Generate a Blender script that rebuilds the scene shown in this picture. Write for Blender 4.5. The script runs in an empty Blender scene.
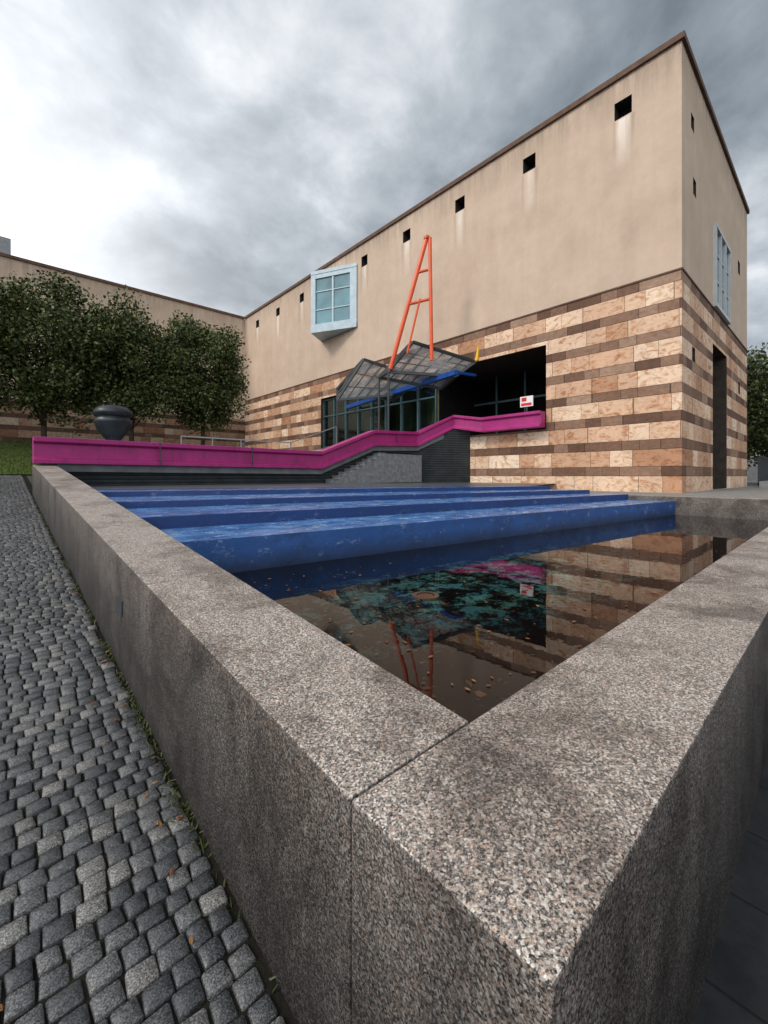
import bpy, math, random
import numpy as np
from mathutils import Vector
random.seed(4); rng=np.random.default_rng(7)
sc=bpy.context.scene
sc.view_settings.view_transform='Standard'; sc.view_settings.look='None'; sc.view_settings.exposure=0

# ---------------------------------------------------------------- helpers
def link(o,parent=None):
    sc.collection.objects.link(o)
    if parent: o.parent=parent
    return o
def empty(name):
    return link(bpy.data.objects.new(name,None))
def mesh(name,verts,faces,mat=None,parent=None,smooth=False,bevel=0,matidx=None):
    me=bpy.data.meshes.new(name); me.from_pydata([tuple(v) for v in verts],[],[tuple(f) for f in faces]); me.update()
    o=bpy.data.objects.new(name,me)
    if mat:
        for m in (mat if isinstance(mat,(list,tuple)) else [mat]): me.materials.append(m)
    if matidx is not None: me.polygons.foreach_set('material_index',matidx)
    if smooth: me.polygons.foreach_set('use_smooth',[True]*len(me.polygons))
    if bevel:
        b=o.modifiers.new('bevel','BEVEL'); b.width=bevel; b.segments=2; b.limit_method='ANGLE'
    return link(o,parent)
BF=[(0,3,2,1),(4,5,6,7),(0,1,5,4),(1,2,6,5),(2,3,7,6),(3,0,4,7)]
def box(name,x0,x1,y0,y1,z0,z1,mat,parent=None,bevel=0):
    v=[(x0,y0,z0),(x1,y0,z0),(x1,y1,z0),(x0,y1,z0),(x0,y0,z1),(x1,y0,z1),(x1,y1,z1),(x0,y1,z1)]
    return mesh(name,v,BF,mat,parent,bevel=bevel)
class Acc:
    def __init__(s): s.v=[];s.f=[];s.m=[]
    def add(s,v,f,m=0):
        b=len(s.v); s.v+= [tuple(p) for p in v]; s.f+=[tuple(i+b for i in q) for q in f]; s.m+=[m]*len(f)
    def box(s,x0,x1,y0,y1,z0,z1,m=0):
        s.add([(x0,y0,z0),(x1,y0,z0),(x1,y1,z0),(x0,y1,z0),(x0,y0,z1),(x1,y0,z1),(x1,y1,z1),(x0,y1,z1)],BF,m)
    def bar(s,a,b,w,m=0,n=4,w2=None):
        a=Vector(a);b=Vector(b);d=(b-a).normalized()
        up=Vector((0,0,1)) if abs(d.z)<.95 else Vector((1,0,0))
        p=d.cross(up).normalized(); q=p.cross(d).normalized()
        w2=w if w2 is None else w2
        ring=[]
        for P,ww in ((a,w),(b,w2)):
            for k in range(n):
                t=2*math.pi*(k+.5)/n; r=ww*(.7071 if n==4 else .5)
                ring.append(P+p*math.cos(t)*r+q*math.sin(t)*r)
        f=[(k,(k+1)%n,n+(k+1)%n,n+k) for k in range(n)]+[tuple(range(n))[::-1],tuple(range(n,2*n))]
        s.add(ring,f,m)
    def out(s,name,mat,parent=None,smooth=False,bevel=0):
        return mesh(name,s.v,s.f,mat,parent,smooth,bevel,s.m)

class M:
    def __init__(s,name,rough=.7,spec=.3,col=(.5,.5,.5),metal=0):
        s.m=bpy.data.materials.new(name); s.m.use_nodes=True; s.t=s.m.node_tree; s.n=s.t.nodes; s.b=s.n['Principled BSDF']
        s.b.inputs['Roughness'].default_value=rough; s.b.inputs['Specular IOR Level'].default_value=spec
        s.b.inputs['Base Color'].default_value=(*col,1); s.b.inputs['Metallic'].default_value=metal
        s._c=None
    def co(s):
        if not s._c: s._c=s.n.new('ShaderNodeTexCoord')
        return s._c.outputs['Object']
    def L(s,a,b): s.t.links.new(a,b)
    def math(s,op,a,b=None,c=None,clamp=False):
        n=s.n.new('ShaderNodeMath'); n.operation=op; n.use_clamp=clamp
        for i,x in enumerate((a,b,c)):
            if x is None: continue
            if isinstance(x,(int,float)): n.inputs[i].default_value=x
            else: s.L(x,n.inputs[i])
        return n.outputs[0]
    def noise(s,scale,detail=4,rough=.55,vec=None,dist=0):
        n=s.n.new('ShaderNodeTexNoise'); n.inputs['Scale'].default_value=scale; n.inputs['Detail'].default_value=detail
        n.inputs['Roughness'].default_value=rough; n.inputs['Distortion'].default_value=dist
        s.L(vec or s.co(),n.inputs['Vector']); return n.outputs['Fac']
    def vor(s,scale,out='Color',vec=None,feature='F1'):
        n=s.n.new('ShaderNodeTexVoronoi'); n.feature=feature; n.inputs['Scale'].default_value=scale
        s.L(vec or s.co(),n.inputs['Vector']); return n.outputs[out]
    def mapv(s,scale,vec=None):
        n=s.n.new('ShaderNodeMapping'); n.inputs['Scale'].default_value=scale; s.L(vec or s.co(),n.inputs['Vector']); return n.outputs[0]
    def ramp(s,fac,stops,interp='LINEAR'):
        n=s.n.new('ShaderNodeValToRGB'); cr=n.color_ramp; cr.interpolation=interp
        while len(cr.elements)<len(stops): cr.elements.new(.5)
        for e,(p,c) in zip(cr.elements,stops):
            e.position=p; e.color=(*c,1) if isinstance(c,(tuple,list)) else (c,c,c,1)
        s.L(fac,n.inputs[0]); return n.outputs[0]
    def mix(s,fac,a,b,blend='MIX'):
        n=s.n.new('ShaderNodeMix'); n.data_type='RGBA'; n.blend_type=blend
        for i,x in ((0,fac),(6,a),(7,b)):
            if isinstance(x,(int,float)): n.inputs[i].default_value=x if i==0 else (x,x,x,1)
            elif isinstance(x,tuple): n.inputs[i].default_value=(*x,1)
            else: s.L(x,n.inputs[i])
        return n.outputs[2]
    def sep(s,v=None):
        n=s.n.new('ShaderNodeSeparateXYZ'); s.L(v or s.co(),n.inputs[0]); return n.outputs
    def comb(s,x,y,z):
        n=s.n.new('ShaderNodeCombineXYZ')
        for i,k in enumerate((x,y,z)):
            if isinstance(k,(int,float)): n.inputs[i].default_value=k
            else: s.L(k,n.inputs[i])
        return n.outputs[0]
    def col(s,x): s.L(x,s.b.inputs['Base Color']); return s
    def rough(s,x): s.L(x,s.b.inputs['Roughness']); return s
    def bump(s,h,strength=.3,dist=.01):
        n=s.n.new('ShaderNodeBump'); n.inputs['Strength'].default_value=strength; n.inputs['Distance'].default_value=dist
        s.L(h,n.inputs['Height']); s.L(n.outputs[0],s.b.inputs['Normal']); return s

def plain(name,col,rough=.6,spec=.3,var=.25,scale=3,metal=0):
    m=M(name,rough,spec,col,metal)
    n=m.noise(scale,4)
    a=tuple(c*(1-var) for c in col); b=tuple(min(1,c*(1+var)) for c in col)
    m.col(m.ramp(n,[(.3,a),(.7,b)])); return m.m

# ---------------------------------------------------------------- materials
m=M('granite',.56,.4)
vs=m.sep(m.vor(190))
g1=m.ramp(vs[0],[(0,(.012,.011,.012)),(.28,(.085,.072,.066)),(.43,(.26,.215,.185)),(.59,(.42,.355,.305)),(.76,(.74,.68,.61)),(.90,(.50,.33,.245))],'CONSTANT')
g2=m.ramp(m.sep(m.vor(420))[0],[(0,(.02,.019,.019)),(.25,(.20,.172,.15)),(.5,(.42,.375,.335)),(.8,(.80,.75,.69))],'CONSTANT')
c=m.mix(.38,g1,g2)
# broad weather stains and damp patches
st=m.ramp(m.noise(1.6,9,.74,None,.4),[(.33,(.30,.285,.28)),(.43,(.64,.61,.59)),(.52,(.98,.97,.96)),(.72,(1.16,1.15,1.15))])
c=m.mix(1,c,st,'MULTIPLY')
c=m.mix(m.ramp(m.noise(14,6,.72),[(.55,0.0),(.74,.5)]),c,(.06,.046,.037))
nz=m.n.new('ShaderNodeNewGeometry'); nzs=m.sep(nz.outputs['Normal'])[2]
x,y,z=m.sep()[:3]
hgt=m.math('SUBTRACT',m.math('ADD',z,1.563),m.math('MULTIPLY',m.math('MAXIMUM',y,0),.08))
side_shade=m.ramp(m.math('ADD',hgt,m.math('MULTIPLY',m.math('SUBTRACT',m.noise(3,7,.72,m.mapv((1.3,1.3,.3))),.5),.9)),[(.05,(.10,.105,.112)),(.45,(.25,.255,.265)),(.85,(.50,.50,.51))])  # shade painted into the wall sides, deepening towards the ground
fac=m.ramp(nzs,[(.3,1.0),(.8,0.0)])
c=m.mix(fac,c,m.mix(1,c,side_shade,'MULTIPLY'))
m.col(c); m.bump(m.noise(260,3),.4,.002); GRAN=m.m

m=M('cobble_granite',.6,.5)
geo=m.n.new('ShaderNodeNewGeometry')
rc=m.ramp(geo.outputs['Random Per Island'],[(0,(.034,.036,.040)),(.45,(.060,.062,.066)),(.8,(.090,.090,.092)),(1,(.14,.136,.128))])
sp=m.ramp(m.noise(220,3,.7),[(.36,.3),(.5,1.0),(.62,2.5)])
c=m.mix(1,rc,sp,'MULTIPLY')
c=m.mix(m.ramp(m.noise(1.3,5),[(.5,0.0),(.72,.5)]),c,(.028,.028,.023))
m.col(c); m.bump(m.noise(60,5,.65),.6,.006); m.rough(m.ramp(m.noise(5,4),[(.35,.22),(.65,.5)])); COB=m.m
m=M('soil',.95,.1)
m.col(m.ramp(m.noise(9,6),[(.3,(.007,.0065,.005)),(.6,(.019,.017,.013)),(.75,(.022,.029,.011))])); m.bump(m.noise(60,4),.6,.01); SOIL=m.m
m=M('lawn',.9,.1)
m.col(m.ramp(m.noise(14,7,.7),[(.3,(.035,.06,.012)),(.7,(.11,.15,.03))])); m.bump(m.noise(90,4),.8,.03); LAWN=m.m
m=M('ground_asphalt',.9,.2)
m.col(m.ramp(m.noise(1.2,8,.65),[(.3,(.04,.042,.04)),(.7,(.075,.075,.072))])); GROUND=m.m
m=M('dark_pavers',.75,.3)
x,y,z=m.sep()[:3]
fx=m.math('FRACT',m.math('DIVIDE',x,.4)); fy=m.math('FRACT',m.math('DIVIDE',y,.4))
ln=m.math('MINIMUM',m.math('MINIMUM',fx,m.math('SUBTRACT',1,fx)),m.math('MINIMUM',fy,m.math('SUBTRACT',1,fy)))
j=m.ramp(ln,[(.008,0.0),(.02,1.0)])
c=m.mix(1,m.ramp(m.noise(6,7,.7),[(.3,(.010,.011,.013)),(.7,(.030,.030,.032))]),m.ramp(j,[(0,.35),(1,1.0)]),'MULTIPLY')
m.col(c); m.bump(j,.5,.006); PAVE=m.m
m=M('plaza_paving',.8,.2)
m.col(m.ramp(m.noise(5,7,.7),[(.3,(.17,.165,.155)),(.7,(.28,.27,.25))])); PLAZA=m.m

def plaster(name,a,b,holes=True):
    m=M(name,.9,.15)
    c=m.ramp(m.noise(.28,5,.6),[(.3,a),(.7,b)])
    stv=m.noise(1.0,6,.65,m.mapv((1.6,1.6,.16)))
    c=m.mix(1,c,m.ramp(stv,[(.3,.93),(.65,1.02)]),'MULTIPLY')
    c=m.mix(1,c,m.ramp(m.noise(1.1,8,.75),[(.3,.88),(.7,1.05)]),'MULTIPLY')
    x,y,z=m.sep()[:3]
    grime=m.math('MULTIPLY',m.ramp(m.math('DIVIDE',z,15.0),[(.86,0.0),(.968,1.0)]),m.ramp(m.noise(1.5,6,.72,m.mapv((2.6,2.6,.22))),[(.36,.08),(.62,.60)]))
    c=m.mix(grime,c,(.21,.155,.12))
    if holes:
        fr=m.math('ABSOLUTE',m.math('SUBTRACT',m.math('FRACT',m.math('DIVIDE',m.math('SUBTRACT',y,5.46-1.84),3.68)),.5))
        wob=m.math('MULTIPLY',m.math('SUBTRACT',m.noise(6,4,.6,m.mapv((1,1,.12))),.5),.12)
        e=m.ramp(m.math('ADD',fr,wob),[(.02,1.0),(.07,0.0)])
        e2=m.ramp(m.math('ADD',m.math('ABSOLUTE',m.math('SUBTRACT',fr,.085)),wob),[(.0,1.0),(.025,0.0)])
        zf=m.ramp(m.math('DIVIDE',z,15.0),[(.74,0.0),(.868,1.0),(.872,0.0)])
        c=m.mix(m.math('MULTIPLY',m.math('MULTIPLY',e2,zf),.35),c,(.22,.17,.13))
        c=m.mix(m.math('MULTIPLY',m.math('MULTIPLY',e,zf),m.ramp(m.noise(.5,3),[(.4,.4),(.6,.85)])),c,(.84,.77,.69))
    m.col(c); m.bump(m.noise(45,6,.65),.45,.012); return m.m
PLAS=plaster('plaster',(.535,.410,.315),(.61,.48,.375))
PLASW=plaster('plaster_wing',(.54,.42,.32),(.62,.49,.38),False)
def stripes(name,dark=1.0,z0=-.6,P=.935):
    m=M(name,.75,.25)
    x,y,z=m.sep()[:3]
    u=m.math('ADD',x,y)
    t=m.math('DIVIDE',m.math('SUBTRACT',z,z0),P)
    row=m.math('FLOOR',t); fr=m.math('FRACT',t)
    isb=m.math('GREATER_THAN',fr,.64)
    def blocks(Ln,off):
        uu0=m.math('ADD',m.math('DIVIDE',u,Ln),m.math('MULTIPLY',row,off))
        uu=m.math('ADD',uu0,m.math('MULTIPLY',m.math('SINE',m.math('ADD',m.math('MULTIPLY',uu0,2.1),m.math('MULTIPLY',row,1.7))),.28))
        w=m.n.new('ShaderNodeTexWhiteNoise'); w.noise_dimensions='3D'
        m.L(m.comb(m.math('FLOOR',uu),row,off),w.inputs['Vector'])
        f=m.math('FRACT',uu)
        e=m.math('MULTIPLY',m.math('MINIMUM',f,m.math('SUBTRACT',1,f)),Ln)
        return w.outputs['Value'],e,w.outputs['Color']
    r1,e1,k1=blocks(1.0,.37); r2,e2,k2=blocks(.85,.53)
    veinv=m.n.new('ShaderNodeVectorMath'); veinv.operation='ADD'; m.L(m.mapv((1,1,1.8)),veinv.inputs[0])
    sc2=m.n.new('ShaderNodeVectorMath'); sc2.operation='SCALE'; m.L(k1,sc2.inputs[0]); sc2.inputs[3].default_value=25
    m.L(sc2.outputs[0],veinv.inputs[1])
    light=m.ramp(r1,[(0,(.44,.24,.145)),(.16,(.62,.41,.28)),(.36,(.76,.58,.44)),(.55,(.60,.39,.27)),(.72,(.84,.70,.56)),(.88,(.70,.50,.36)),(1,(.50,.28,.17))])
    vein=m.ramp(m.noise(1.9,8,.76,veinv.outputs[0],1.8),[(.27,(.34,.18,.10)),(.41,(.74,.55,.41)),(.50,(1.0,.96,.92)),(.60,(1.1,1.08,1.05)),(.72,(.55,.34,.21))])
    light=m.mix(1,light,vein,'MULTIPLY')
    brown=m.ramp(r2,[(0,(.125,.066,.043)),(.4,(.19,.105,.068)),(.75,(.27,.16,.108)),(1,(.36,.24,.165))])
    brown=m.mix(1,brown,m.ramp(m.noise(5,7,.72,veinv.outputs[0]),[(.3,.68),(.7,1.3)]),'MULTIPLY')
    c=m.mix(isb,light,brown)
    ev=m.mix(isb,e1,e2)
    d1=m.math('MULTIPLY',m.math('MINIMUM',fr,m.math('SUBTRACT',1,fr)),P)
    d2=m.math('MULTIPLY',m.math('ABSOLUTE',m.math('SUBTRACT',fr,.64)),P)
    e=m.math('MINIMUM',m.math('MINIMUM',d1,d2),m.math('MULTIPLY',ev,1))
    j=m.ramp(e,[(.004,.26),(.015,1.0)])
    c=m.mix(1,c,j,'MULTIPLY')
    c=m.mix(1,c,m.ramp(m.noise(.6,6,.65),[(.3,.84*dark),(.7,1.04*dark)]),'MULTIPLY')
    m.col(c); m.bump(j,.5,.012); return m.m
STR=stripes('striped_sandstone')
STRD=stripes('striped_sandstone_dark',.40,z0=-.6,P=.8)  # same stripes in a darker tone for the wing base
CAP=plain('brown_coping',(.12,.07,.048),.7,.2)
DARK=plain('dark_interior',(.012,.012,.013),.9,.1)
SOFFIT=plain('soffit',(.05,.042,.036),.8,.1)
WARM=plain('warm_interior_wall',(.6,.38,.20),.8,.1,.4,1.2)
def blue(name,a,b,fleck=.6,zdark=False,rl=.12,rh=.5,bump=.4,ft=.575):
    m=M(name,.35,.5)
    c=m.ramp(m.noise(1.6,8,.7,m.mapv((.5,2.0,1))),[(.3,a),(.7,b)])
    f=m.ramp(m.noise(7,10,.84,m.mapv((.6,1.2,1))),[(ft,0.0),(ft+.035,fleck)])
    g=m.ramp(m.noise(3.0,7,.75,m.mapv((.7,1.5,1))),[(.51,0.0),(.66,.75)])
    c=m.mix(g,c,(.012,.04,.12))
    c=m.mix(f,c,(.70,.80,.85))
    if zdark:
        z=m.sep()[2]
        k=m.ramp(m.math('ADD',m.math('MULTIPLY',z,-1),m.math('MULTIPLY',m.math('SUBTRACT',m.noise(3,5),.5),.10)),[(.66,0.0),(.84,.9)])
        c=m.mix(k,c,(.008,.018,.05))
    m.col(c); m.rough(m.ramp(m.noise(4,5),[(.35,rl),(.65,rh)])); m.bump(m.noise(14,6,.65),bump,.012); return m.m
BTREAD=blue('blue_paint_tread',(.04,.14,.40),(.12,.29,.58),.9,rl=.06,rh=.34,bump=.22,ft=.565)  # treads lighter than risers: sky sheen put into the blue
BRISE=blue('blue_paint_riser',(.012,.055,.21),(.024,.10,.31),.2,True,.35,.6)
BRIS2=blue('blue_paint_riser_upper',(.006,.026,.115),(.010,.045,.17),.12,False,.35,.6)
m=M('pink_paint',.4,.5)
c=m.ramp(m.noise(1.5,6),[(.3,(.29,.012,.13)),(.7,(.40,.022,.185))])
c=m.mix(m.ramp(m.noise(3,7,.7,m.mapv((3,3,.4))),[(.52,0.0),(.72,.6)]),c,(.10,.012,.055))
m.col(c); PINK=m.m
ORANGE=plain('orange_paint',(.68,.085,.015),.4,.5,.12)
BLUEST=plain('blue_steel',(.01,.07,.30),.4,.5,.15)
STEEL=plain('dark_steel',(.035,.04,.045),.45,.5,.2)
GSTEEL=plain('grey_steel',(.35,.37,.38),.35,.5,.1,metal=.6)
TEALF=plain('green_steel',(.06,.12,.13),.4,.5,.15)
BAYF=plain('pale_blue_frame',(.42,.52,.58),.45,.4,.12)
LFRAME=plain('light_frame',(.45,.47,.48),.45,.4,.1)
GLASSD=plain('dark_glass',(.03,.07,.08),.06,.8,.3,.5)
GLASSB=plain('teal_glass',(.10,.22,.26),.06,.8,.5,.5)
YEL=plain('yellow_paint',(.75,.42,.02),.5,.3,.05)
WHITE=plain('white_enamel',(.75,.75,.74),.5,.3,.04)
RED=plain('red_enamel',(.6,.03,.03),.5,.3,.04)
BRONZE=plain('dark_bronze',(.018,.026,.034),.4,.6,.4,metal=.3)
GREYC=plain('grey_concrete',(.27,.28,.29),.8,.2,.15)
STRINGER=plain('stringer_grey',(.14,.15,.16),.6,.3,.25)
STEPG=plain('step_grey',(.19,.20,.21),.6,.3,.3,6)
m=M('dark_louvre',.5,.4)
zz=m.math('FRACT',m.math('DIVIDE',m.sep()[2],.11))
c=m.mix(1,m.ramp(zz,[(0,(.008,.010,.011)),(.3,(.028,.033,.036)),(1,(.066,.076,.08))]),m.ramp(m.noise(2,6,.7),[(.3,.6),(.7,1.3)]),'MULTIPLY')
m.col(c); m.bump(zz,.9,.04); LOUV=m.m
DECK=plain('dark_deck',(.07,.085,.10),.3,.5,.4)
def glassmat(name,tint,gcol,fmin=.12):
    m=M(name); out=m.n['Material Output']; m.n.remove(m.b)
    tr=m.n.new('ShaderNodeBsdfTransparent'); tr.inputs[0].default_value=(*tint,1)
    gl=m.n.new('ShaderNodeBsdfGlossy'); gl.inputs['Roughness'].default_value=.05; gl.inputs[0].default_value=(*gcol,1)
    fr=m.n.new('ShaderNodeFresnel'); fr.inputs[0].default_value=1.5
    f=m.math('ADD',m.math('MULTIPLY',fr.outputs[0],.85),fmin)
    mx=m.n.new('ShaderNodeMixShader'); m.L(f,mx.inputs[0]); m.L(tr.outputs[0],mx.inputs[1]); m.L(gl.outputs[0],mx.inputs[2]); m.L(mx.outputs[0],out.inputs[0])
    return m.m
GLAZ=glassmat('entrance_glass',(.70,.84,.84),(.8,.9,.92),.12)
m=M('wired_glass',.3,.5,(.4,.42,.42))
m.col(m.ramp(m.noise(1.5,7,.7),[(.3,(.24,.25,.24)),(.7,(.66,.67,.65))])); m.b.inputs['Alpha'].default_value=.5; CGL=m.m
m=M('bark',.9,.1); m.col(m.ramp(m.noise(12,6,.6,m.mapv((4,4,1))),[(.3,(.03,.022,.017)),(.7,(.09,.07,.055))])); m.bump(m.noise(20,5,.6,m.mapv((4,4,1))),.6,.02); BARK=m.m
def leafmat(name,stops):
    m=M(name,.55,.3); geo=m.n.new('ShaderNodeNewGeometry')
    m.col(m.ramp(geo.outputs['Random Per Island'],stops)); return m.m
LEAF=leafmat('foliage',[(0,(.028,.044,.012)),(.5,(.058,.082,.022)),(.85,(.10,.125,.036)),(1,(.16,.155,.05))])
WEED=leafmat('weed',[(0,(.03,.045,.012)),(1,(.075,.09,.028))])
FALL=leafmat('dead_leaf',[(0,(.09,.035,.012)),(.6,(.20,.08,.025)),(1,(.30,.15,.05))])
m=M('pool_water'); t=m.t
out=m.n['Material Output']; m.n.remove(m.b)
tr=m.n.new('ShaderNodeBsdfTransparent'); tr.inputs[0].default_value=(.68,.62,.60,1)
gl=m.n.new('ShaderNodeBsdfGlossy'); gl.inputs['Roughness'].default_value=.01; gl.inputs[0].default_value=(.92,.92,.93,1)
fr=m.n.new('ShaderNodeFresnel'); fr.inputs[0].default_value=1.34
bp=m.n.new('ShaderNodeBump'); bp.inputs['Strength'].default_value=.05; bp.inputs['Distance'].default_value=.010
m.L(m.noise(5.0,3,.5),bp.inputs['Height']); m.L(bp.outputs[0],gl.inputs['Normal'])
mx=m.n.new('ShaderNodeMixShader'); m.L(fr.outputs[0],mx.inputs[0]); m.L(tr.outputs[0],mx.inputs[1]); m.L(gl.outputs[0],mx.inputs[2]); m.L(mx.outputs[0],out.inputs[0])
WATER=m.m
m=M('pool_floor',.8,.2)
c=m.ramp(m.noise(1.3,8,.72),[(.3,(.004,.003,.003)),(.55,(.014,.008,.008)),(.75,(.045,.022,.016))])
d=m.n.new('ShaderNodeVectorMath'); d.operation='DISTANCE'; m.L(m.mapv((.42,1,1)),d.inputs[0]); d.inputs[1].default_value=(4.1*.42,2.55,-1.05)
near=m.ramp(m.math('DIVIDE',d.outputs['Value'],1.3),[(.35,1.0),(1,0.0)])
te=m.ramp(m.noise(4.4,12,.88,None,.2),[(.515,0.0),(.535,1.0)])
c=m.mix(m.math('MULTIPLY',m.math('MULTIPLY',te,near),.95),c,m.ramp(m.noise(2,3),[(.4,(.14,.58,.66)),(.6,(.28,.80,.66))]))
w=m.ramp(m.noise(14,7,.78),[(.64,0.0),(.67,.7)])
c=m.mix(w,c,(.30,.30,.31))
m.col(c); PFLOOR=m.m

# ---------------------------------------------------------------- ground
SL=.08
def gz(Y):
    if Y<0: return -1.563
    if Y<20: return -1.563+SL*Y
    if Y<25: return .037+(Y-20)/5*1.463
    return 1.5
ys=[-500,0,13.6,13.7,20,25,700]; A=Acc()
for i in range(6):
    a,b=ys[i],ys[i+1]
    A.add([(-600,a,gz(a)-.02),(.8,a,gz(a)-.02),(.8,b,gz(b)-.02),(-600,b,gz(b)-.02)],[(0,1,2,3)])
    za=gz(a)-.02 if a>13.65 or a<=0 else -1.583; zb=gz(b)-.02 if b>13.65 else -1.583
    A.add([(.8,a,za),(700,a,za),(700,b,zb),(.8,b,zb)],[(0,1,2,3)])
A.out('ground',GROUND)
A=Acc()
A.add([(-8,-5,-1.563-.014),(.7,-5,-1.563-.014),(.7,0,-1.563-.014),(-8,0,-1.563-.014)],[(0,1,2,3)])
A.add([(-8,0,-1.577),(.7,0,-1.577),(.7,19.95,gz(19.95)-.014),(-8,19.95,gz(19.95)-.014)],[(0,1,2,3)])
A.out('path_bed',SOIL)
A=Acc()
for (a,b) in ((19.95,22),(22,25),(25,29)):
    A.add([(-60,a,gz(a)+.03),(1.5,a,gz(a)+.03),(1.5,b,gz(b)+.03),(-60,b,gz(b)+.03)],[(0,1,2,3)])
for k in range(9000):
    X=rng.uniform(-5,1.4); Y=rng.uniform(19.95,27); z=gz(Y)+.03; h=rng.uniform(.05,.14); a=rng.uniform(0,6.28)
    dx,dy=math.cos(a)*.012,math.sin(a)*.012; lx,ly=rng.normal(0,.03,2)
    A.add([(X-dx,Y-dy,z),(X+dx,Y+dy,z),(X+lx,Y+ly,z+h)],[(0,1,2)],1)
A.out('lawn',[LAWN,WEED])
V=[];F=[]
px=.073
Y=-1.0
c8=[(1,.84),(.84,1),(-.84,1),(-1,.84),(-1,-.84),(-.84,-1),(.84,-1),(1,-.84)]
while Y<19.9:
    dy=px*rng.uniform(.92,1.12)
    X=.592-rng.uniform(0,.03)
    ph=rng.uniform(0,6)
    while X>-2.0:
        dx=px*rng.uniform(.85,1.25)
        cx=X-dx/2; cy=Y+dy/2+.007*math.sin(cx*3+ph*.2)
        hx=dx/2-.003; hy=dy/2-.003
        zt=rng.normal(0,.0022); tx,ty=rng.normal(0,.042,2)
        b=len(V); rot=rng.normal(0,.045)
        cr,sr=math.cos(rot),math.sin(rot)
        jit=rng.normal(0,.05,(4,2))
        for (ins,dz) in ((1.0,-.03),(.97,-.005),(.88,-.0008)):
            for k,(ax,ay) in enumerate(c8):
                q=k//2
                lx=(ax+jit[q,0])*hx*ins; ly=(ay+jit[q,1])*hy*ins
                wx=cx+lx*cr-ly*sr; wy=cy+lx*sr+ly*cr
                V.append((min(wx,.598),wy,gz(wy)+dz+zt+lx*tx+ly*ty))
        V.append((cx,cy,gz(cy)+.0002+zt))
        for r in range(2):
            for k in range(8):
                F.append((b+r*8+k,b+r*8+(k+1)%8,b+(r+1)*8+(k+1)%8,b+(r+1)*8+k))
        for k in range(8): F.append((b+16+k,b+16+(k+1)%8,b+24))
        X-=dx
    Y+=dy
mesh('cobblestone_path',V,F,COB,smooth=True)
mesh('pavement',[(.3,-12,-1.545),(30,-12,-1.545),(30,.4,-1.545),(.3,.4,-1.545)],[(0,1,2,3)],PAVE)
box('plaza_pavement',11.25,80,.3,13.55,-1.6,-.57,PLAZA)

# ---------------------------------------------------------------- pool
pool=empty('granite_pool_wall')
def top(Y): return -.75 if Y<.772 else -.75+.08*(Y-.772)
def slab(name,x0,x1,y0,y1,par):
    v=[(x0,y0,-1.7),(x1,y0,-1.7),(x1,y1,-1.7),(x0,y1,-1.7),(x0,y0,top(y0)),(x1,y0,top(y0)),(x1,y1,top(y1)),(x0,y1,top(y1))]
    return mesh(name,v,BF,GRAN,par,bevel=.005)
cuts=[.774,2.62,4.7,6.8,8.9,11.2,13.7]
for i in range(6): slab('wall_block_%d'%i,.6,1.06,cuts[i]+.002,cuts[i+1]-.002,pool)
cx=[.6,3.9,7.2,11.3]
for i in range(3):
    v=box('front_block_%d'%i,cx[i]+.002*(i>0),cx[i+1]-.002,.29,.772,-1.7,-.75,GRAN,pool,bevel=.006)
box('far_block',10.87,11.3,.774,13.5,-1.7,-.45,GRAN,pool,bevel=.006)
A=Acc(); zc=gz(3.3)+.42
A.box(.592,.603,3.22,3.42,zc-.05,zc+.05); A.out('vent_plate',STEEL,pool)
box('pool_floor',1.06,10.87,.772,6,-1.3,-1.08,PFLOOR)
mesh('pool_water',[(1.05,.765,-.85),(10.88,.765,-.85),(10.88,4.5,-.85),(1.05,4.5,-.85)],[(0,1,2,3)],WATER)
A=Acc()
def disc(A,cx,cy,z,r0,r1,h,n=28,m=0):
    b=[];
    for rr,zz in ((r1,z),(r1,z+h),(r0,z+h)):
        b+=[(cx+rr*math.cos(2*math.pi*k/n),cy+rr*math.sin(2*math.pi*k/n),zz) for k in range(n)]
    f=[]
    for r in range(2):
        f+=[(r*n+k,r*n+(k+1)%n,(r+1)*n+(k+1)%n,(r+1)*n+k) for k in range(n)]
    A.add(b,f,m)
dcx,dcy=2.80,2.52
disc(A,dcx,dcy,-1.078,.08,.12,.02); disc(A,dcx,dcy,-1.078,.0,.07,.015)
A.out('pool_drain',plain('rusty_metal',(.70,.45,.32),.6,.4))

# steps
steps=empty('blue_cascade_steps')
SLft=[3.68,4.85,6.5,8.5,10.2]; SR=[2.5,3.43,4.3,5.33,6.2]; SZ=[-.545,-.425,-.345,-.268]
X0,X1=1.062,10.868
for k in range(4):
    a,b=SLft[k],SLft[k+1]; c_,d_=SR[k],SR[k+1]
    zt=SZ[k]; zb=zt-.012
    zr=-1.1 if k==0 else SZ[k-1]-.03
    v=[(X0,a,zt),(X1,c_,zt),(X1,d_,zb),(X0,b,zb),(X0,a,zr),(X1,c_,zr)]
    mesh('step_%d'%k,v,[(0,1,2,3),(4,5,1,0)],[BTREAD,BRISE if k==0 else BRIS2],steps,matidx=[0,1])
mesh('top_deck',[(X0,10.2,-.275),(X1,6.2,-.275),(X1,13.6,-.275),(X0,13.6,-.275)],[(0,1,2,3)],DECK,steps)
mesh('top_deck_side',[(X1,6.2,-.307),(16.76,8,-.307),(16.76,13.6,-.307),(X1,13.6,-.307)],[(0,1,2,3)],DECK,steps)

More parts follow.
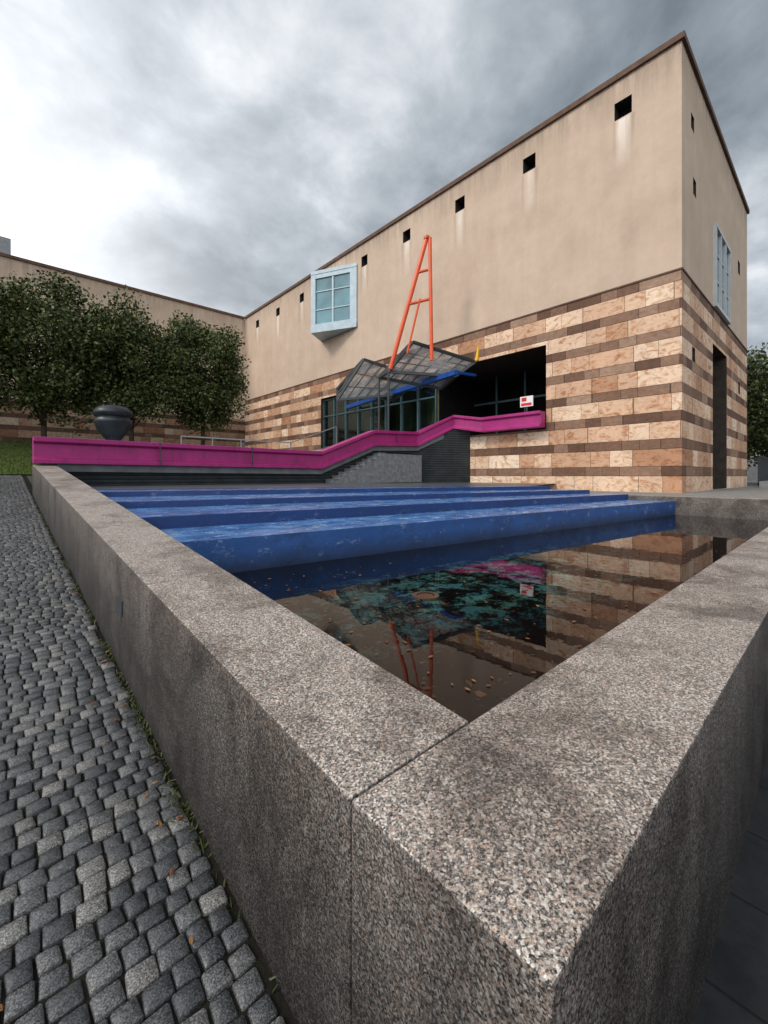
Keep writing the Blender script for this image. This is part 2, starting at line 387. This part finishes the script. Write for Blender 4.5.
# ---------------------------------------------------------------- ramp & pink beam
path=[(.60,13.55,.97),(9.0,13.55,.93),(11.6,13.5,1.92),(14.3,13.5,2.03),(16.2,12.75,2.92),(16.40,11.2,2.66),(16.40,8.35,2.66)]
ramp=empty('pink_ramp_balustrade')
def sweep(name,path,prof,mat,par,bevel=.012):
    V=[];F=[]
    n=len(path); P=[Vector(p) for p in path]
    for i,p in enumerate(P):
        d=Vector((0,0,0))
        if i>0: d+=(P[i]-P[i-1]).normalized()
        if i<n-1: d+=(P[i+1]-P[i]).normalized()
        d.z=0; d.normalize(); nn=Vector((d.y,-d.x,0))
        for (a,b) in prof: V.append(p+nn*a+Vector((0,0,b)))
    k=len(prof)
    for i in range(n-1):
        for j in range(k): F.append((i*k+j,(i+1)*k+j,(i+1)*k+(j+1)%k,i*k+(j+1)%k))
    F.append(tuple(range(k))); F.append(tuple(range((n-1)*k,n*k))[::-1])
    return mesh(name,V,F,mat,par,bevel=bevel)
sweep('pink_beam',path,[(-.22,0),(.26,0),(.26,-.12),(.15,-.17),(.15,-.50),(.26,-.55),(.26,-.66),(-.22,-.66)],PINK,ramp)
sweep('stringer',[(1.07,13.55,.97)]+path[1:5],[(0,-.665),(.14,-.665),(.14,-.86),(0,-.86)],STRINGER,ramp,.005)
A=Acc()
for X in (3.4,6.2,12.9): A.box(X-.015,X+.015,13.55-.275,13.55-.255,.3 if X<9 else 1.35,.96 if X<9 else 1.98)
A.out('beam_joints',STEEL,ramp)
# grey flight of steps rising under the balustrade
A=Acc()
ns=9
for i in range(ns):
    xa=9.3+i*.30; zt=-.27+(i+1)*.135
    A.box(xa,14.2,13.02-.0*i,13.545,zt-.137 if i else -.28,zt-.002)
    A.box(xa-.03,xa+.28,13.0,13.545,zt-.002,zt+.022)
A.out('grey_steps',STEPG,ramp)
lw=[(1.062,13.6,.34),(9.0,13.6,.30),(11.6,13.55,1.28),(14.3,13.55,1.39),(16.2,12.5,2.28),(16.76,12.2,2.2)]
V=[];F=[]
for i,(x,y,z) in enumerate(lw):
    V+=[(x,y,-.35),(x,y,z)]
for i in range(len(lw)-1): F.append((2*i,2*i+2,2*i+3,2*i+1))
mesh('louvre_wall',V,F,LOUV,ramp)
V=[];F=[]
for (x,y,z) in [(.8,13.62,.32),(9,13.62,.32),(11.6,13.57,1.3),(14.3,13.57,1.4),(16.75,13.0,1.98)]: V+=[(x,y,z),(x,y+4,z),(x,y+4,-.5)]
for i in range(4): F+=[(3*i,3*i+3,3*i+4,3*i+1),(3*i+1,3*i+4,3*i+5,3*i+2)]
mesh('ramp_deck',V,F,GREYC,ramp)
A=Acc()
for k2 in range(5):
    X=5.2+k2*1.2; A.bar((X,17.4,.3),(X,17.4,1.55),.04)
A.bar((5.2,17.4,1.55),(10.0,17.4,1.55),.05); A.bar((10,17.4,1.55),(12.6,17.4,2.5),.05);A.bar((12.6,17.4,1.2),(12.6,17.4,2.5),.04)
A.bar((5.2,17.4,1.1),(10.0,17.4,1.1),.03)
A.out('steel_railing',GSTEEL)

# ---------------------------------------------------------------- museum building
B=empty('museum_building')
FX=16.76; CY=3.67; BX=30.5; WY=37.5; RZ=14.5; SZT=6.88
def wall(name,axis,const,u0,u1,z0,z1,holes,mat,depth,inward,parent,backmat=DARK,revmat=None):
    us=sorted(set([u0,u1]+[h[0] for h in holes]+[h[1] for h in holes])); zs=sorted(set([z0,z1]+[h[2] for h in holes]+[h[3] for h in holes]))
    A=Acc()
    def P(u,z,o=0):
        return (const+o,u,z) if axis=='x' else (u,const+o,z)
    for i in range(len(us)-1):
        for j in range(len(zs)-1):
            um=(us[i]+us[i+1])/2; zm=(zs[j]+zs[j+1])/2
            if any(h[0]<um<h[1] and h[2]<zm<h[3] for h in holes): continue
            A.add([P(us[i],zs[j]),P(us[i+1],zs[j]),P(us[i+1],zs[j+1]),P(us[i],zs[j+1])],[(0,1,2,3)])
    for h in holes:
        dd=(h[4] if len(h)>4 else depth)*inward
        c=[(h[0],h[2]),(h[1],h[2]),(h[1],h[3]),(h[0],h[3])]
        for q in range(4):
            a=c[q];b=c[(q+1)%4]
            A.add([P(*a),P(*b),P(b[0],b[1],dd),P(a[0],a[1],dd)],[(0,1,2,3)],2)
        A.add([P(*q,dd) for q in c],[(0,1,2,3)],1)
    return A.out(name,[mat,backmat,revmat or mat],parent)
sq=[(y-.29,y+.29,13.08,13.72) for y in [5.46+3.68*i for i in range(9)] if y<37]
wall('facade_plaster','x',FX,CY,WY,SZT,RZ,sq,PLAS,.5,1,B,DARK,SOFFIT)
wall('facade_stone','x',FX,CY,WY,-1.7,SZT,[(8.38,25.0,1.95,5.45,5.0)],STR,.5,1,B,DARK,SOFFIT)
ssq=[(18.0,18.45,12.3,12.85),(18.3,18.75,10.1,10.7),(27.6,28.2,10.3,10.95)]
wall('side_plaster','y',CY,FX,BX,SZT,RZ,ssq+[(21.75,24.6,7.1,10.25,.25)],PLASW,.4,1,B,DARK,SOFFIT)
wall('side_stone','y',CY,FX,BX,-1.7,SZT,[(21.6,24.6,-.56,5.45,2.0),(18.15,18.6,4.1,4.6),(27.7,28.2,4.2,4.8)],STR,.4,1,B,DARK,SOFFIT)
mesh('back_walls',[(BX,CY,-1.7),(BX,60,-1.7),(BX,60,RZ),(BX,CY,RZ)],[(0,1,2,3)],PLASW,B)
mesh('roof',[(FX,CY,RZ),(BX,CY,RZ),(BX,60,RZ),(FX,60,RZ)],[(0,1,2,3)],GREYC,B)
A=Acc()
A.box(FX-.10,FX+.5,CY-.10,WY-.1,RZ,RZ+.20); A.box(FX+.5,BX+.1,CY-.10,CY+.5,RZ,RZ+.20)
A.box(-14,FX-.1,WY-.10,WY+.5,RZ,RZ+.20)
A.out('roof_coping',CAP,B)
A=Acc(); A.box(FX-.03,FX,CY-.03,WY,SZT-.0,SZT+.06); A.box(FX,BX,CY-.03,CY,SZT,SZT+.06); A.out('string_course',CAP,B)
A=Acc(); A.bar((FX+2.5,7.5,RZ),(FX+2.5,7.5,RZ+2.2),.05,n=6); A.out('lightning_rod',STEEL,B)
wall('wing_plaster','y',WY,-14,FX,5.2,RZ,[],PLASW,.5,1,B)
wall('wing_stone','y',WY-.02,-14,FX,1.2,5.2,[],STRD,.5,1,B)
mesh('wing_roof',[(-14,WY,RZ),(FX,WY,RZ),(FX,60,RZ),(-14,60,RZ)],[(0,1,2,3)],GREYC,B)
A=Acc()
A.box(21.6,24.75,CY-.14,CY+.2,10.2,10.34); A.box(21.6,24.75,CY-.14,CY+.2,6.95,7.1)
for X in (21.6,22.6,23.6,24.63): A.box(X,X+.11,CY-.13,CY+.2,7.1,10.2)
for Z in (8.1,9.2): A.box(21.71,24.63,CY-.06,CY,Z,Z+.07)
A.box(21.71,24.63,CY-.03,CY+.0,7.1,10.2,1)
A.out('side_window',[LFRAME,GLASSB],B)
A=Acc(); A.box(21.6,24.6,CY+.9,CY+.95,-.56,5.4,1)
for X in (21.62,22.6,23.5,24.45): A.box(X,X+.1,CY+.8,CY+.9,-.56,5.4)
A.out('side_doors',[TEALF,DARK],B)
A=Acc(); A.box(FX+.3,FX+.32,14.6,25,1.95,5.45,1)
Y=14.5
while Y<25.05:
    A.box(FX+.18,FX+.3,Y,Y+.08,1.95,5.45); Y+=1.31
for Z in (2.0,4.15,5.3): A.box(FX+.19,FX+.29,14.6,25,Z,Z+.08)
A.out('entrance_glazing',[TEALF,GLAZ],B)
A=Acc()
A.box(FX+1.1,FX+1.2,14.6,25,1.96,4.9,0); A.box(FX+.4,FX+4.9,14.45,14.5,1.96,5.4,1)
for yy in (16,18.5,21,23.5): A.box(FX+1.0,FX+1.09,yy,yy+1.1,1.97,4.2,1)
A.out('foyer_wall',[WARM,DARK],B)
A=Acc()
for yy in (9.6,11.2,12.9): A.box(FX+3.4,FX+3.5,yy,yy+.08,1.95,5.45)
A.box(FX+3.4,FX+3.5,8.4,14.4,4.0,4.1); A.out('inner_screen',TEALF,B)
W1=Vector((16.76,20.9)); FO=Vector((15.3,23.9)); W2=Vector((16.76,24.9)); zb,zt=9.75,13.5
d2=(FO-W1).normalized(); nrm=Vector((-d2.y,d2.x))
if nrm.x>0: nrm=-nrm
A=Acc()
for (za,zc2) in ((zb-.3,zb),(zt-.22,zt)):
    v=[(W1.x,W1.y,za),(FO.x,FO.y,za),(W2.x,W2.y,za),(W1.x,W1.y,zc2),(FO.x,FO.y,zc2),(W2.x,W2.y,zc2)]
    v=[(p[0]+nrm.x*.12,p[1]+nrm.y*.12,p[2]) if i%3!=2 else p for i,p in enumerate(v)]
    A.add(v,[(0,2,1),(3,4,5),(0,1,4,3),(1,2,5,4)])
def bp(t,o=0): q=W1+(FO-W1)*t+nrm*o; return q
def vbar(t0,t1,z0,z1,o0,o1,mi):
    a=bp(t0,o0);b=bp(t1,o0);c3=bp(t1,o1);d3=bp(t0,o1)
    v=[(q.x,q.y,z) for z in (z0,z1) for q in (a,b,c3,d3)]
    A.add(v,BF,mi)
vbar(.0,1,zb,zt-.2,-.02,0,1)
vbar(0,.14,zb,zt-.2,0,.1,0); vbar(.90,1,zb,zt-.2,0,.1,0); vbar(.50,.535,zb,zt-.2,0,.06,0)
vbar(.14,.9,zb,zb+.25,0,.09,0); vbar(.14,.9,zt-.5,zt-.2,0,.09,0)
for z in (10.9,12.1): vbar(.14,.9,z,z+.06,0,.055,0)
A.add([(FO.x,FO.y,zb),(W2.x,W2.y,zb),(W2.x,W2.y,zt-.2),(FO.x,FO.y,zt-.2)],[(0,1,2,3)],0)
A.out('bay_window',[BAYF,GLASSB],B)
can=empty('entrance_canopy')
def shed(name,P1,P2,P3,P4):
    P1,P2,P3,P4=map(Vector,(P1,P2,P3,P4)); A=Acc()
    back1=P1+Vector((-.3,2.0,-1.35)); back2=P2+Vector((-.2,1.9,-1.0))
    for q in ((P1,P2,P3,P4),(P1,P2,back2,back1)):
        A.add(q,[(0,1,2,3)],1)
        a,b,c4,d4=q
        for s,e in ((a,b),(b,c4),(c4,d4),(d4,a)): A.bar(s,e,.13)
        for i in range(1,6): A.bar(a.lerp(b,i/6),d4.lerp(c4,i/6),.045)
        for i in range(1,3): A.bar(a.lerp(d4,i/3),b.lerp(c4,i/3),.04)
    for (e1,e2,e3) in ((P1,P4,back1),(P2,P3,back2)):
        A.bar(e2,e3,.11); mid=(e2+e3)/2; A.bar(e1,mid,.07)
        A.bar(e2.lerp(e1,.5),mid,.06); A.bar(e3.lerp(e1,.5),mid,.06)
    for p in (P4,back1):
        A.bar(p,(p.x,p.y,1.6),.11,n=8)
    return A.out(name,[STEEL,CGL],can)
shed('glazed_gable_1',(14.1,13.5,6.2),(16.6,11.8,5.4),(16.0,12.5,4.75),(13.6,14.6,4.94))
shed('glazed_gable_2',(14.4,17.4,6.25),(16.6,15.3,5.24),(15.8,16.7,4.42),(13.6,18.7,4.15))
A=Acc()
A.bar((16.4,21.4,4.4),(15.3,11.9,4.7),.22)
for t in (0,.3,.6,1): 
    p=Vector((16.4,21.4,4.4)).lerp(Vector((15.3,11.9,4.7)),t); A.bar(p,(16.75,p.y,p.z+.1),.12)
A.out('blue_beam',BLUEST,can)
A=Acc(); A.bar((15.6,11.0,5.1),(15.65,10.95,5.75),.13,w2=.05); A.out('yellow_cap',YEL,can)
A=Acc()
ap=Vector((14.24,12.75,10.75)); bl=Vector((13.35,14.2,4.95)); br=Vector((14.35,12.55,5.2))
A.bar(bl,ap,.2,n=10); A.bar(br,ap+Vector((.08,-.12,0)),.17,n=10)
for t in (.50,.74): A.bar(bl.lerp(ap,t),br.lerp(ap,t),.13,n=8)
br2=Vector((13.75,13.5,5.6)); A.bar(br2,bl.lerp(br,.55).lerp(ap,.52),.10,n=8)
disc(A,ap.x,ap.y,10.7,.0,.14,.12,12)
A.out('orange_mast',ORANGE)
A=Acc(); A.box(FX+.06,FX+.10,9.0,9.6,3.0,3.45); A.box(FX+.045,FX+.058,9.06,9.54,3.05,3.16,1); A.box(FX+.045,FX+.058,9.3,9.52,3.24,3.40,1)
A.bar((FX+.12,9.3,1.95),(FX+.12,9.3,3.4),.05,2)
A.out('information_sign',[WHITE,RED,STEEL])
prof=[(.05,.2),(.30,.25),(.34,.5),(.22,1.0),(.20,1.35),(.32,1.5),(.5,1.75),(.58,2.0),(.60,2.12),(.48,2.16),(.50,2.22),(.62,2.28),(.60,2.42),(.45,2.56),(.2,2.62),(0.0,2.64)]
V=[];F=[];n=36
for r,z in prof:
    for k in range(n): V.append((3.0+r*math.cos(k*2*math.pi/n),17.7+r*math.sin(k*2*math.pi/n),z-.1))
for i in range(len(prof)-1):
    for k in range(n): F.append((i*n+k,i*n+(k+1)%n,(i+1)*n+(k+1)%n,(i+1)*n+k))
mesh('bronze_urn_sculpture',V,F,BRONZE,smooth=True)
T=empty('office_tower')
box('tower_body',-12,1.0,70,80,1,29.5,GREYC,T)
A=Acc()
for i in range(6):
    A.box(-12,1.02,69.9,70,6+i*3.8,7.6+i*3.8)
A.out('tower_windows',GLASSD,T)

# ---------------------------------------------------------------- trees
def tree(x,y,z0,ztop,zbot,rx,ry,nleaf,name='plane_tree',leaf=.13,seed=0,trunk=.13,nc=90):
    r=np.random.default_rng(seed); T=empty(name)
    A=Acc(); zc=(ztop+zbot)/2; hz=(ztop-zbot)/2
    A.bar((x,y,z0-.1),(x,y,zbot+.2),trunk*2,n=10,w2=trunk*1.6)
    A.bar((x,y,zbot+.2),(x+.1,y,zc+.5),trunk*1.6,n=8,w2=trunk*.7)
    cl=[]
    for i in range(nc):
        d=r.normal(0,1,3); d/=np.linalg.norm(d); rad=r.uniform(.45,.86)
        d=d/(max(abs(d))**.5)
        cl.append((x+d[0]*rx*rad,y+d[1]*ry*rad,zc+d[2]*hz*rad*.92,r.uniform(.24,.42)*min(rx,hz)))
    for i in range(0,nc,3):
        c=cl[i]; zs=r.uniform(zbot,zc); A.bar((x,y,zs),c[:3],trunk*.5,n=5,w2=.02)
    A.out('trunk',BARK,T,smooth=True)
    ci=r.integers(0,nc,nleaf); C=np.array(cl)[ci]
    d=r.normal(0,1,(nleaf,3)); d/=np.linalg.norm(d,axis=1)[:,None]
    P=C[:,:3]+d*(C[:,3]*r.uniform(.3,1.12,nleaf))[:,None]
    a=r.normal(0,1,(nleaf,3)); a/=np.linalg.norm(a,axis=1)[:,None]
    b=np.cross(a,r.normal(0,1,(nleaf,3))); b/=np.linalg.norm(b,axis=1)[:,None]
    s=leaf*r.uniform(.6,1.2,nleaf)[:,None]
    V=np.stack([P-a*s*.5,P+b*s*.36,P+a*s*.5,P-b*s*.36],1).reshape(-1,3)
    me=bpy.data.meshes.new('crown'); me.vertices.add(4*nleaf); me.vertices.foreach_set('co',V.ravel())
    me.loops.add(4*nleaf); me.loops.foreach_set('vertex_index',np.arange(4*nleaf)); me.polygons.add(nleaf)
    me.polygons.foreach_set('loop_start',np.arange(nleaf)*4); me.polygons.foreach_set('loop_total',np.full(nleaf,4)); me.update(); me.validate()
    me.materials.append(LEAF); link(bpy.data.objects.new('crown',me),T)
tree(-2.4,25,1.5,9.4,2.2,2.7,2.2,22000,seed=1,leaf=.17)
tree(1.5,25,1.5,9.5,2.1,2.75,2.2,30000,seed=2,leaf=.17)
tree(5.05,25,1.5,9.4,2.2,2.65,2.2,30000,seed=3,leaf=.17)
tree(8.65,25,1.5,9.2,2.3,2.4,2.2,29000,seed=4,leaf=.17)
tree(38,3.4,-1,9.6,.2,3.6,3.2,16000,name='street_tree',seed=5,leaf=.26,trunk=.2)
tree(46,-1,-1,10,.5,4,4,10000,name='street_tree',seed=6,leaf=.3,trunk=.22)
tree(45,8,-1,8,.5,4,4,9000,name='street_tree',seed=8,leaf=.3,trunk=.22)
A=Acc(); A.box(31,60,3.2,3.3,1.05,1.15); A.box(31,60,3.2,3.3,-.5,-.4)
X=31.0
while X<60: A.box(X,X+.05,3.22,3.28,-.57,1.1); X+=.11
A.out('metal_fence',STEEL)
box('low_retaining_wall',27,60,2.4,2.8,-.57,-.25,GREYC)
box('boundary_wall',42,100,12,12.4,-1,2.2,STRINGER)
box('boundary_wall',60,60.4,-30,12,-1.6,2.2,STRINGER)

# ---------------------------------------------------------------- leaves & weeds
def leaf_at(A,x,y,z,s,m=0,flat=.25):
    a=rng.uniform(0,6.28); ca,sa=math.cos(a),math.sin(a); t=rng.normal(0,flat,4)*s
    pts=[(-1,0),(-.3,.45),(.4,.38),(1,0),(.4,-.4),(-.3,-.42)]
    v=[(x+(p*ca-q*sa)*s*.5,y+(p*sa+q*ca)*s*.5,z+abs(t[i%4])*.5+.004) for i,(p,q) in enumerate(pts)]
    A.add(v,[(0,1,2,3),(0,3,4,5)],m)
A=Acc()
for k in range(80):
    x=.59-abs(rng.normal(0,.10)) if k<55 else rng.uniform(-.5,.58); y=rng.uniform(.6,9); leaf_at(A,x,y,gz(y)+.004,rng.uniform(.02,.045))
for k in range(16):
    x=rng.uniform(.8,5); y=rng.uniform(-3,.25); leaf_at(A,x,y,-1.54,rng.uniform(.04,.07))
for k in range(420):
    x=rng.uniform(1.1,7); y=rng.uniform(.8,3.2); leaf_at(A,x,y,-1.076,rng.uniform(.03,.07))
for k in range(110):
    x=1.1+abs(rng.normal(0,.9)); y=rng.uniform(.8,3.2); leaf_at(A,x,y,-.849,rng.uniform(.012,.04),flat=.02)
for k in range(130):
    x=rng.uniform(1.1,9); y=.78+abs(rng.normal(0,.5)); leaf_at(A,x,y,-.849,rng.uniform(.012,.04),flat=.02)
A.out('fallen_leaves',FALL)
A=Acc()
for k in range(1300):
    cxl=[1.9,2.5,2.9,3.6,4.4,5.3,6.2,7.5,9]; 
    if rng.random()<.8: y=cxl[rng.integers(0,9)]+rng.normal(0,.14)
    else: y=rng.uniform(.9,12)
    x=.592-abs(rng.normal(0,.025)); z=gz(y)-.012; h=rng.uniform(.01,.035); a=rng.uniform(0,6.28)
    dx,dy=math.cos(a)*.004,math.sin(a)*.004; lx,ly=rng.normal(0,.02,2)
    A.add([(x-dx,y-dy,z),(x+dx,y+dy,z),(x+lx+dx,y+ly+dy,z+h*.7),(x+lx*1.5,y+ly*1.5,z+h)],[(0,1,2,3)])
A.out('weeds',WEED)

# ---------------------------------------------------------------- world & light
w=bpy.data.worlds.new('World'); sc.world=w; w.use_nodes=True
t=w.node_tree; N=t.nodes; N.clear(); L=t.links.new
SUN_DIR=Vector((-.78,.12,.66)).normalized()
el=math.asin(SUN_DIR.z); az=math.atan2(SUN_DIR.x,SUN_DIR.y)
sky=N.new('ShaderNodeTexSky'); sky.sky_type='NISHITA'; sky.sun_disc=False; sky.sun_elevation=el; sky.sun_rotation=az
bg1=N.new('ShaderNodeBackground'); L(sky.outputs[0],bg1.inputs[0]); bg1.inputs[1].default_value=.1
tc=N.new('ShaderNodeTexCoord'); sp=N.new('ShaderNodeSeparateXYZ'); L(tc.outputs['Generated'],sp.inputs[0])
def mt(op,a,b=None,clamp=False):
    n=N.new('ShaderNodeMath'); n.operation=op; n.use_clamp=clamp
    for i,x in enumerate((a,b)):
        if x is None: continue
        if isinstance(x,(int,float)): n.inputs[i].default_value=x
        else: L(x,n.inputs[i])
    return n.outputs[0]
zz=mt('ADD',mt('MAXIMUM',sp.outputs[2],0),.30)
cb=N.new('ShaderNodeCombineXYZ'); L(mt('DIVIDE',sp.outputs[0],zz),cb.inputs[0]); L(mt('DIVIDE',sp.outputs[1],zz),cb.inputs[1])
def nz(scale,detail,rough,dist,off=0):
    mp=N.new('ShaderNodeMapping'); mp.inputs['Location'].default_value=(off,off*.7,0); L(cb.outputs[0],mp.inputs[0])
    n=N.new('ShaderNodeTexNoise'); n.inputs['Scale'].default_value=scale; n.inputs['Detail'].default_value=detail; n.inputs['Roughness'].default_value=rough; n.inputs['Distortion'].default_value=dist
    L(mp.outputs[0],n.inputs[0]); return n.outputs[0]
n1=nz(1.35,8,.52,.3,3.1); n2=nz(4.2,8,.6,.25,8.0)
f=mt('ADD',mt('MULTIPLY',n1,.72),mt('MULTIPLY',n2,.28))
cr=N.new('ShaderNodeValToRGB'); L(f,cr.inputs[0])
st=[(.38,(.20,.235,.27)),(.455,(.33,.375,.42)),(.53,(.54,.59,.64)),(.60,(.86,.89,.93))]
while len(cr.color_ramp.elements)<4: cr.color_ramp.elements.new(.5)
for e,(p,c) in zip(cr.color_ramp.elements,st): e.position=p; e.color=(*c,1)
def glow(v,p,amt):
    v=Vector(v).normalized(); d=N.new('ShaderNodeVectorMath'); d.operation='DOT_PRODUCT'; L(tc.outputs['Generated'],d.inputs[0]); d.inputs[1].default_value=v
    return mt('MULTIPLY',mt('POWER',mt('MAXIMUM',d.outputs['Value'],0),p),amt)
g0=glow((-.22,1,.30),9,1.25)
g=mt('ADD',mt('MULTIPLY',g0,.6),glow((-.8,-.35,.55),2.5,1.7))
hz=mt('MULTIPLY',mt('POWER',mt('SUBTRACT',1,mt('ABSOLUTE',sp.outputs[2])),6),.15)
g=mt('ADD',g,hz)
gm=mt('ADD',mt('MULTIPLY',g,mt('ADD',mt('MULTIPLY',f,1.6),.2)),mt('MULTIPLY',g0,.45))
mx=N.new('ShaderNodeMix'); mx.data_type='RGBA'; mx.blend_type='ADD'; mx.inputs[0].default_value=1
L(cr.outputs[0],mx.inputs[6]); L(gm,mx.inputs[7])
bg2=N.new('ShaderNodeBackground'); L(mx.outputs[2],bg2.inputs[0]); bg2.inputs[1].default_value=1.0
ms=N.new('ShaderNodeMixShader'); ms.inputs[0].default_value=.93; L(bg1.outputs[0],ms.inputs[1]); L(bg2.outputs[0],ms.inputs[2])
wo=N.new('ShaderNodeOutputWorld'); L(ms.outputs[0],wo.inputs[0])
sl=bpy.data.lights.new('sun','SUN'); sl.energy=1.5; sl.angle=math.radians(12); sl.color=(1,.91,.80)
so=link(bpy.data.objects.new('sun',sl)); so.rotation_euler=(-SUN_DIR).to_track_quat('-Z','Y').to_euler(); so.location=(-10,-5,25)

# ---------------------------------------------------------------- camera
cam=bpy.data.cameras.new('camera'); co=link(bpy.data.objects.new('camera',cam)); sc.camera=co
co.location=(0,0,0); co.rotation_euler=(math.radians(90),0,math.radians(-42.37))
cam.sensor_fit='AUTO'; cam.sensor_width=36; cam.lens=421/1024*36; cam.shift_y=-36/1024
cam.clip_start=.05; cam.clip_end=2000
